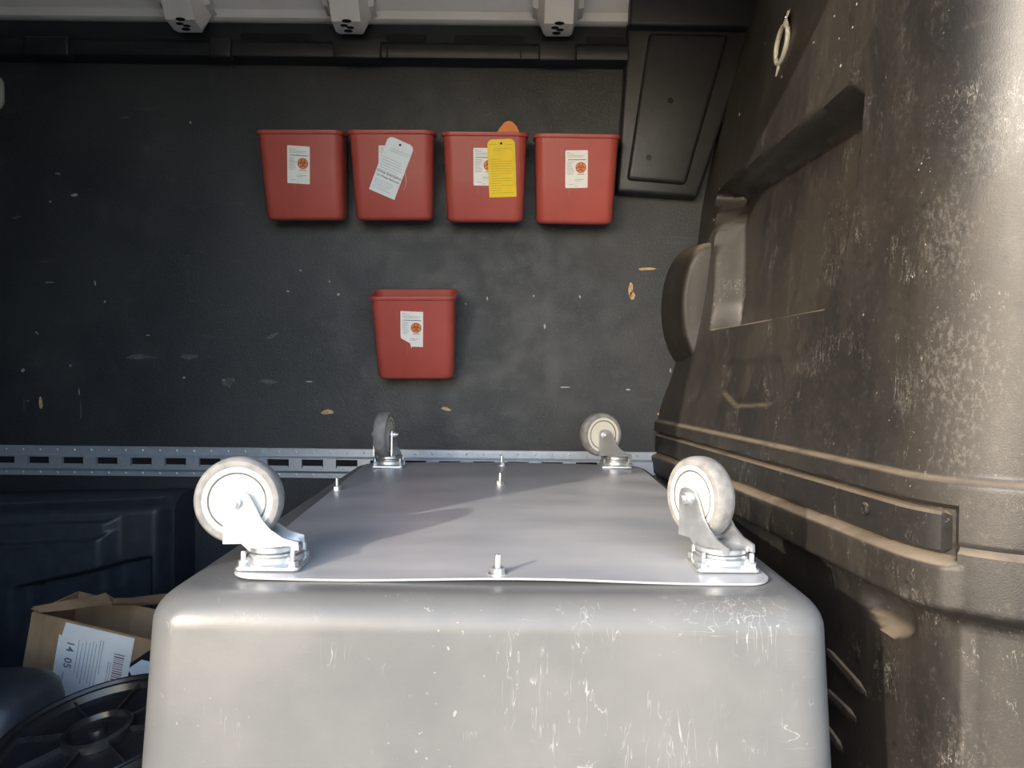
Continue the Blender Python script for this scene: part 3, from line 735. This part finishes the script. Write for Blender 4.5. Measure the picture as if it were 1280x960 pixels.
# casters
leg = [(.062, .034), (.062, .094), (.058, .101), (.050, .104), (.040, .104), (.030, .100), (.022, .087), (.012, .066), (.000, .052), (-.016, .041), (-.036, .035), (-.037, .024), (.028, .024), (.038, .034)]
def lathe_y(prof, c, n=40, ring=False): return MB().lathe(prof, n, 'y', c, ring)
WC = (0.046, 0, 0.0890); WR = 0.0625
proto = {}
def make_caster(px, py, yaw, nut_skip=None):
    p = U(px, py, z=ZP+bow(U(px, py, z=ZP).x-TC, U(px, py, z=ZP).y-TYC))
    loc = (p.x-TC, p.y-TYC, ZT+bow(p.x-TC, p.y-TYC)+0.0062)
    if not proto:
        mb = MB()
        for s in (-1, 1):
            a, b = sorted((s*0.0215, s*0.0250)); mb.prism(leg, a, b, 'y')
        mb.lathe([(0.006, 0.0215), (0.034, 0.0215), (0.0365, 0.024), (0.0365, 0.029), (0.034, 0.031), (0.006, 0.031)], 32)
        yoke = mb.build('caster', M['zinc'], tub, loc, (0, 0, yaw), smooth_deg=30); proto['yoke'] = yoke
        P = proto
        P['plate'] = MB().prism(rrect(0.043, 0.038, 0.008, 4), 0.0, 0.0045, 'z').build('mounting_plate', M['zinc'], yoke, bevel=0.001)
        P['race'] = MB().lathe([(0.030, 0.004), (0.037, 0.0045), (0.040, 0.009), (0.0395, 0.016), (0.036, 0.0185), (0.036, 0.0205), (0.02, 0.0215)], 36).build('swivel_race', M['zinc'], yoke)
        P['tyre'] = lathe_y([(0.0450, -0.0155), (0.049, -0.0165), (0.0540, -0.0155), (0.0572, -0.0120), (0.0585, -0.005), (0.0585, 0.005), (0.0572, 0.0120), (0.0540, 0.0155), (0.049, 0.0165), (0.0450, 0.0155)], WC, 48, True).build('tyre', M['tyre'], yoke)
        P['hub'] = lathe_y([(0.008, -0.0150), (0.0365, -0.0150), (0.0372, -0.0135), (0.0385, -0.0135), (0.0392, -0.0155), (0.046, -0.0158), (0.046, 0.0158), (0.0392, 0.0155), (0.0385, 0.0135), (0.0372, 0.0135), (0.0365, 0.0150), (0.008, 0.0150)], WC, 48).build('wheel_hub', M['hub'], yoke)
        P['groove'] = lathe_y([(0.0366, -0.0152), (0.0392, -0.0154), (0.0392, 0.0154), (0.0366, 0.0152)], WC, 48, True).build('hub_groove', M['grime'], yoke)
        P['axle'] = lathe_y([(0.0035, -0.034), (0.0075, -0.033), (0.0085, -0.0305), (0.0085, -0.025), (0.005, -0.0245), (0.005, 0.0245), (0.0085, 0.025), (0.0085, 0.031), (0.0045, 0.0315), (0.0045, 0.036)], WC, 12).build('axle_bolt', M['zinc'], yoke)
        mb = MB().lathe([(0.0085, 0.0), (0.0085, 0.0012), (0.0072, 0.0014), (0.0072, 0.0075), (0.0060, 0.0085), (0.0034, 0.0085), (0.0034, 0.019), (0.0028, 0.020)], 6)
        P['nut'] = mb.build('nut_and_stud', M['zinc'], yoke, loc=(0.033, 0.028, 0.0045))
        for sx, sy in ((-1, 1), (1, -1), (-1, -1)): share(P['nut'], 'nut_and_stud', yoke, (0.033*sx, 0.028*sy, 0.0045))
    else:
        P = proto
        yoke = share(P['yoke'], 'caster', tub, loc, (0, 0, yaw))
        # the mounting plate stays square to the tub: turned back by its own rotation
        for k, nm in (('plate', 'mounting_plate'), ('race', 'swivel_race'), ('tyre', 'tyre'), ('hub', 'wheel_hub'), ('groove', 'hub_groove'), ('axle', 'axle_bolt')):
            share(P[k], nm, yoke)
        for sx, sy in ((1, 1), (-1, 1), (1, -1), (-1, -1)): share(P['nut'], 'nut_and_stud', yoke, (0.033*sx, 0.028*sy, 0.0045))
    for ch in yoke.children:
        if ch.name.startswith('mounting'): ch.rotation_euler = (0, 0, -yaw)
        if ch.name.startswith('nut'):
            v = Matrix.Rotation(-yaw, 3, 'Z') @ Vector(ch.location); ch.location = v
    return yoke
def yaw_of(dx, dy): return math.atan2(dy, dx)
make_caster(343, 707, yaw_of(-0.995, -0.10))
make_caster(902, 709, yaw_of(-0.47, 0.88))
make_caster(486, 584, yaw_of(-0.10, -1.0))
make_caster(769, 584.5, yaw_of(-0.93, -0.36))
# through bolts of the sheet
nut_src = None
for px, py in ((622, 718), (625, 606), (627, 582), (421, 613)):
    zz = ZP
    for _ in range(8):
        p = U(px, py, z=zz); zz = ZT+0.0058+bow(p.x-TC, p.y-TYC)
    loc = (p.x-TC, p.y-TYC, zz)
    if nut_src is None:
        bolt = MB().lathe([(0.0042, 0.0), (0.0042, 0.025), (0.0034, 0.0265)], 12).build('bolt', M['zinc'], tub, loc=loc); nut_src = bolt
        wsh = MB().lathe([(0.0125, 0.0), (0.0125, 0.0018), (0.005, 0.0018)], 20).build('washer', M['zinc'], bolt)
        nut = MB().lathe([(0.0092, 0.0018), (0.0092, 0.0090), (0.0078, 0.0102), (0.005, 0.0102)], 6).build('nut', M['zinc'], bolt)
    else:
        b = share(bolt, 'bolt', tub, loc, (0, 0, random.random())); share(wsh, 'washer', b); share(nut, 'nut', b)

# ------------------------------------------------------------------ wheel arch cover
XA, XB = -2.15, -0.985
def arch_pt(u, v):
    x = lerp(XA, XB, u); yb = 2.20-0.10*(1-u)*(XB-XA)/0.36*0.55
    zt_ = 0.505-0.03*(1-u)
    z = v*zt_
    zz = zt_-z                                     # distance below the top
    o = 0.0
    o += 0.016*smooth(0.050, 0.062, zz+0.03*smooth(0.86, 0.93, u))*(1-smooth(0.86, 0.90, u))
    o += 0.016*smooth(0.098, 0.108, zz+0.03*smooth(0.84, 0.90, u))*(1-smooth(0.85, 0.89, u))
    o -= 0.030*smooth(0.150, 0.165, zz-0.07*(1-u)*3)*smooth(0.66, 0.70, u)*(1-smooth(0.955, 0.965, u))
    o -= 0.10*(1-smooth(0.0, 0.045, zz))**2*0.5     # rounded top edge
    o -= 0.05*smooth(0.965, 1.0, u)**2
    return Vector((x, yb-o, z))
us = axis_steps(0, 1, 0.02, [(0.62, 1.0, 0.006)]); vv = axis_steps(0, 1, 0.02, [(0.55, 1.0, 0.007)])
rings = [[arch_pt(u, v) for u in us] for v in vv]
mb = MB().loft(rings, closed=False)
back = [[(p.x, WY-0.004, p.z) for p in rings[-1]]]; mb.loft([rings[-1], back[0]], closed=False)
side = [r[-1] for r in rings]; mb.loft([side, [(p.x, WY-0.004, p.z) for p in side]], closed=False)
mb.add([(XA, WY-0.004, 0), (XB, WY-0.004, 0), (XB, WY-0.004, rings[-1][-1].z), (XA, WY-0.004, rings[-1][0].z)], [(0, 1, 2, 3)])
side = [r[0] for r in rings]; mb.loft([side, [(p.x, WY-0.004, p.z) for p in side]], closed=False)
tag(mb.build('wheel_arch_cover', M['arch'], smooth_deg=40), 'black moulded wheel arch cover behind the cardboard box', 'cover')

# ------------------------------------------------------------------ cardboard box
BW, BDp, BHt = 0.42, 0.15, 0.37
tl = U(40, 765, Y=1.60)
ang = math.radians(10.5)
box = empty('cardboard_box', tl, (0, ang, math.radians(-5)))
tag(box, 'open brown cardboard box with a white label beside the tub', 'box')
# local frame: origin at the front top left corner, x right, y back, z up
th = 0.004
mb = MB().box(0, BW, 0, th, -BHt, 0).box(0, th, th, BDp-th, -BHt, 0).box(BW-th, BW, th, BDp-th, -BHt, 0).box(0, BW, BDp-th, BDp, -BHt, 0).box(th, BW-th, th, BDp-th, -BHt, -BHt+th)
mb.build('carton', M['card'], box, smooth_deg=0)
MB().add([(0.030, -0.0012, 0), (0.034, -0.0016, 0), (0.038, -0.0012, 0), (0.038, -0.0012, -BHt), (0.034, -0.0016, -BHt), (0.030, -0.0012, -BHt)], [(0, 1, 4, 5), (1, 2, 3, 4)]).build('crease', M['card'], box, smooth_deg=0)
def flap(name, pts, thk=0.004):
    pts = [Vector(p) for p in pts]; n = (pts[1]-pts[0]).cross(pts[-1]-pts[0]).normalized()*thk
    k = len(pts); mb = MB().add(pts+[p+n for p in pts], [tuple(range(k)), tuple(range(2*k-1, k-1, -1))]+[(i, i+k, (i+1) % k+k, (i+1) % k) for i in range(k)])
    return mb.build(name, M['card'], box, smooth_deg=0)
inv = Matrix.LocRotScale(box.location, box.rotation_euler, None).inverted()
def bl(px, py, Y): return inv @ U(px, py, Y=Y)
# rear flap, creased and standing slightly open
rows = []
for (a, b) in (((38, 761, 1.61), (50, 766, 1.61)), ((85, 752, 1.66), (88, 762, 1.64)), ((118, 747, 1.70), (112, 758, 1.66)), ((130, 743, 1.72), (124, 757, 1.67)), ((141, 750, 1.73), (140, 757, 1.69)), ((165, 749, 1.76), (165, 757, 1.71)), ((205, 744, 1.80), (205, 755, 1.74)), ((240, 742, 1.83), (240, 754, 1.76))):
    rows.append([bl(*a), bl(*b)])
n_ = len(rows)
mb = MB().loft([[r[0] for r in rows], [r[1] for r in rows]], closed=False)
mb.loft([[r[0]+Vector((0, 0.004, 0.003)) for r in rows], [r[1]+Vector((0, 0.004, 0.003)) for r in rows]], closed=False)
mb.build('top_flap', M['card'], box, smooth_deg=0)
# shipping label
lx0, lx1, lz0, lz1 = 0.068, 0.230, -0.170, -0.004
lab = MB().prism([(lx0+0.010, lz1), (lx1, lz1), (lx1, lz0), (lx0, lz0), (lx0, lz1-0.028), (lx0+0.006, lz1-0.030)], -0.0016, -0.0004, 'y').build('shipping_label', M['paper'], box, smooth_deg=0)
lab['label'] = 'white shipping label with barcode'
def vtext(s_, size, x, z, mat):
    me = text_mesh(s_, size, 'LEFT', 0.0003); o = link('lettering', me, mat, lab, (x, -0.0020, z), (0, PI/2, 0), 0); return o
vtext('14  05', 0.023, lx0+0.028, lz1-0.036, M['ink'])
vtext('0000000', 0.006, lx0+0.028, lz1-0.104, M['paleink']) if False else None
mb = MB()
for i, (x, a, b) in enumerate(((0.046, .03, .10), (0.054, .035, .11), (0.062, .03, .12), (0.070, .03, .11), (0.077, .025, .115), (0.084, .03, .12), (0.092, .02, .13), (0.098, .02, .09), (0.116, .06, .14), (0.121, .06, .13))):
    mb.box(lx0+x-0.0007, lx0+x+0.0007, -0.0020, -0.0016, lz1-b, lz1-a)
mb.box(lx0+0.021, lx0+0.0235, -0.0020, -0.0016, lz1-0.132, lz1-0.104)
mb.build('fine_print', M['paleink'], lab, smooth_deg=0)
mb = MB(); z = lz1-0.040
while z > lz1-0.125:
    w_ = random.choice((0.0012, 0.0022, 0.0032)); mb.box(lx1-0.036, lx1-0.014, -0.0020, -0.0016, z-w_, z); z -= w_+random.choice((0.0014, 0.0022, 0.003))
mb.build('barcode', M['brownink'], lab, smooth_deg=0)
# limited quantity diamond
dc = (0.283, -0.070); dr_ = 0.066
def dia(r): return [(dc[0]-r, dc[1]), (dc[0], dc[1]+r), (dc[0]+r, dc[1]), (dc[0], dc[1]-r)]
d0 = MB().prism(dia(dr_), -0.0010, -0.0004, 'y').build('hazard_diamond', M['black'], box, smooth_deg=0)
r_ = dr_-0.010; c_ = 0.026
MB().prism([(dc[0]-r_, dc[1]), (dc[0]-r_+c_, dc[1]+c_), (dc[0]+r_-c_, dc[1]+c_), (dc[0]+r_, dc[1]), (dc[0]+r_-c_, dc[1]-c_), (dc[0]-r_+c_, dc[1]-c_)], -0.0016, -0.0010, 'y').build('white_field', M['tagpaper'], d0, smooth_deg=0)

# ------------------------------------------------------------------ black case in the corner
p = U(68, 868, Y=1.42)
mb = MB(); cx_ = p.x-0.30; hz = U(30, 847, Y=1.42).z
rings = []
for z, g_ in ((0.001, 0.01), (0.02, 0.0), (hz-0.05, 0.004), (hz-0.022, 0.010), (hz-0.008, 0.022), (hz, 0.05)):
    rings.append([(x, y, z) for x, y in rrect(0.30-g_, 0.10-g_*0.6, 0.05, 6, 3)])
c = empty('storage_case', (cx_, 1.40, 0)); tag(c, 'black plastic case with rounded edges in front of the box', 'case')
MB().loft(rings, True, True).build('case_body', M['arch'], c, smooth_deg=50)
MB().box(-0.30, 0.302, -0.102, 0.102, hz*0.55, hz*0.55+0.012).build('seam', M['gloss'], c, bevel=0.004)

# ------------------------------------------------------------------ round container with ribbed lid
LC = U(122, 912, Y=1.21); LR = 0.158
rc_ = empty('round_container', (LC.x, LC.y, 0)); tag(rc_, 'black round plastic container with a ribbed lid next to the tub', 'container')
lz = LC.z
MB().lathe([(0.115, 0.001), (0.118, 0.004), (0.140, lz-0.075), (0.140, lz-0.055), (0.02, lz-0.05)], 48).build('drum', M['gloss'], rc_, smooth_deg=35)
lid = MB().lathe([(0.148, -0.026), (LR-0.002, -0.026), (LR, -0.022), (LR, 0.002), (LR-0.003, 0.006), (LR-0.008, 0.006), (LR-0.011, 0.001), (LR-0.016, 0.0), (LR-0.019, 0.003), (LR-0.023, 0.003), (LR-0.027, -0.008), (0.055, -0.008), (0.053, 0.002), (0.049, 0.005), (0.045, 0.004), (0.042, -0.004), (0.014, -0.004), (0.012, 0.003), (0.006, 0.004), (0.001, 0.004)], 64).build('lid', M['gloss'], rc_, (0, 0, lz), (math.radians(8), math.radians(-8), 0), smooth_deg=40)
ribm = None
for k in range(8):
    a = math.radians(-2+45*k)
    if ribm is None: ribm = MB().prism([(-0.0025, -0.010), (0.0025, -0.010), (0.0020, -0.001), (0.0, 0.0005), (-0.0020, -0.001)], 0.052, 0.133, 'x').build('lid_rib', M['gloss'], lid, rot=(0, 0, a), smooth_deg=30)
    else: share(ribm, 'lid_rib', lid, None, (0, 0, a))
for k in range(24):
    a = 2*PI*k/24
    if k == 0: nt = MB().box(LR-0.002, LR+0.0025, -0.006, 0.006, -0.022, -0.004).build('lid_notch', M['gloss'], lid, rot=(0, 0, a), bevel=0.001)
    else: share(nt, 'lid_notch', lid, None, (0, 0, a))

# ------------------------------------------------------------------ metal clip on the bulkhead
Y, zc = onbulk(981, 56)
c = empty('metal_clip', (bx(Y, zc)-0.001, Y, H+zc), (0, 0, 0)); tag(c, 'pale oval metal clip screwed high on the bulkhead', 'clip')
ring = []
for i in range(24):
    a = 2*PI*i/24; ring.append((-0.006, -0.036*math.cos(a)-0.010*math.sin(a), 0.036*math.sin(a)))
MB().tube(ring, 0.0055, 8, True).build('oval_loop', M['ring'], c)
MB().prism([(-0.030, 0.030), (-0.012, 0.058), (-0.030, 0.062), (0.004, 0.028)][:3]+[(0.012, 0.034)], -0.006, 0.0, 'x').build('fixing_plate', M['ring'], c, bevel=0.001)
MB().tube([(-0.004, 0.010, -0.030), (-0.005, 0.022, -0.044), (-0.006, 0.034, -0.056)], [0.004, 0.004, 0.0015], 8).build('tail', M['ring'], c)
MB().lathe([(0.004, 0), (0.003, 0.002), (0.0005, 0.0025)], 12, 'x').build('screw', M['zinc'], c, loc=(-0.006, -0.022, 0.050), rot=(0, 0, PI))
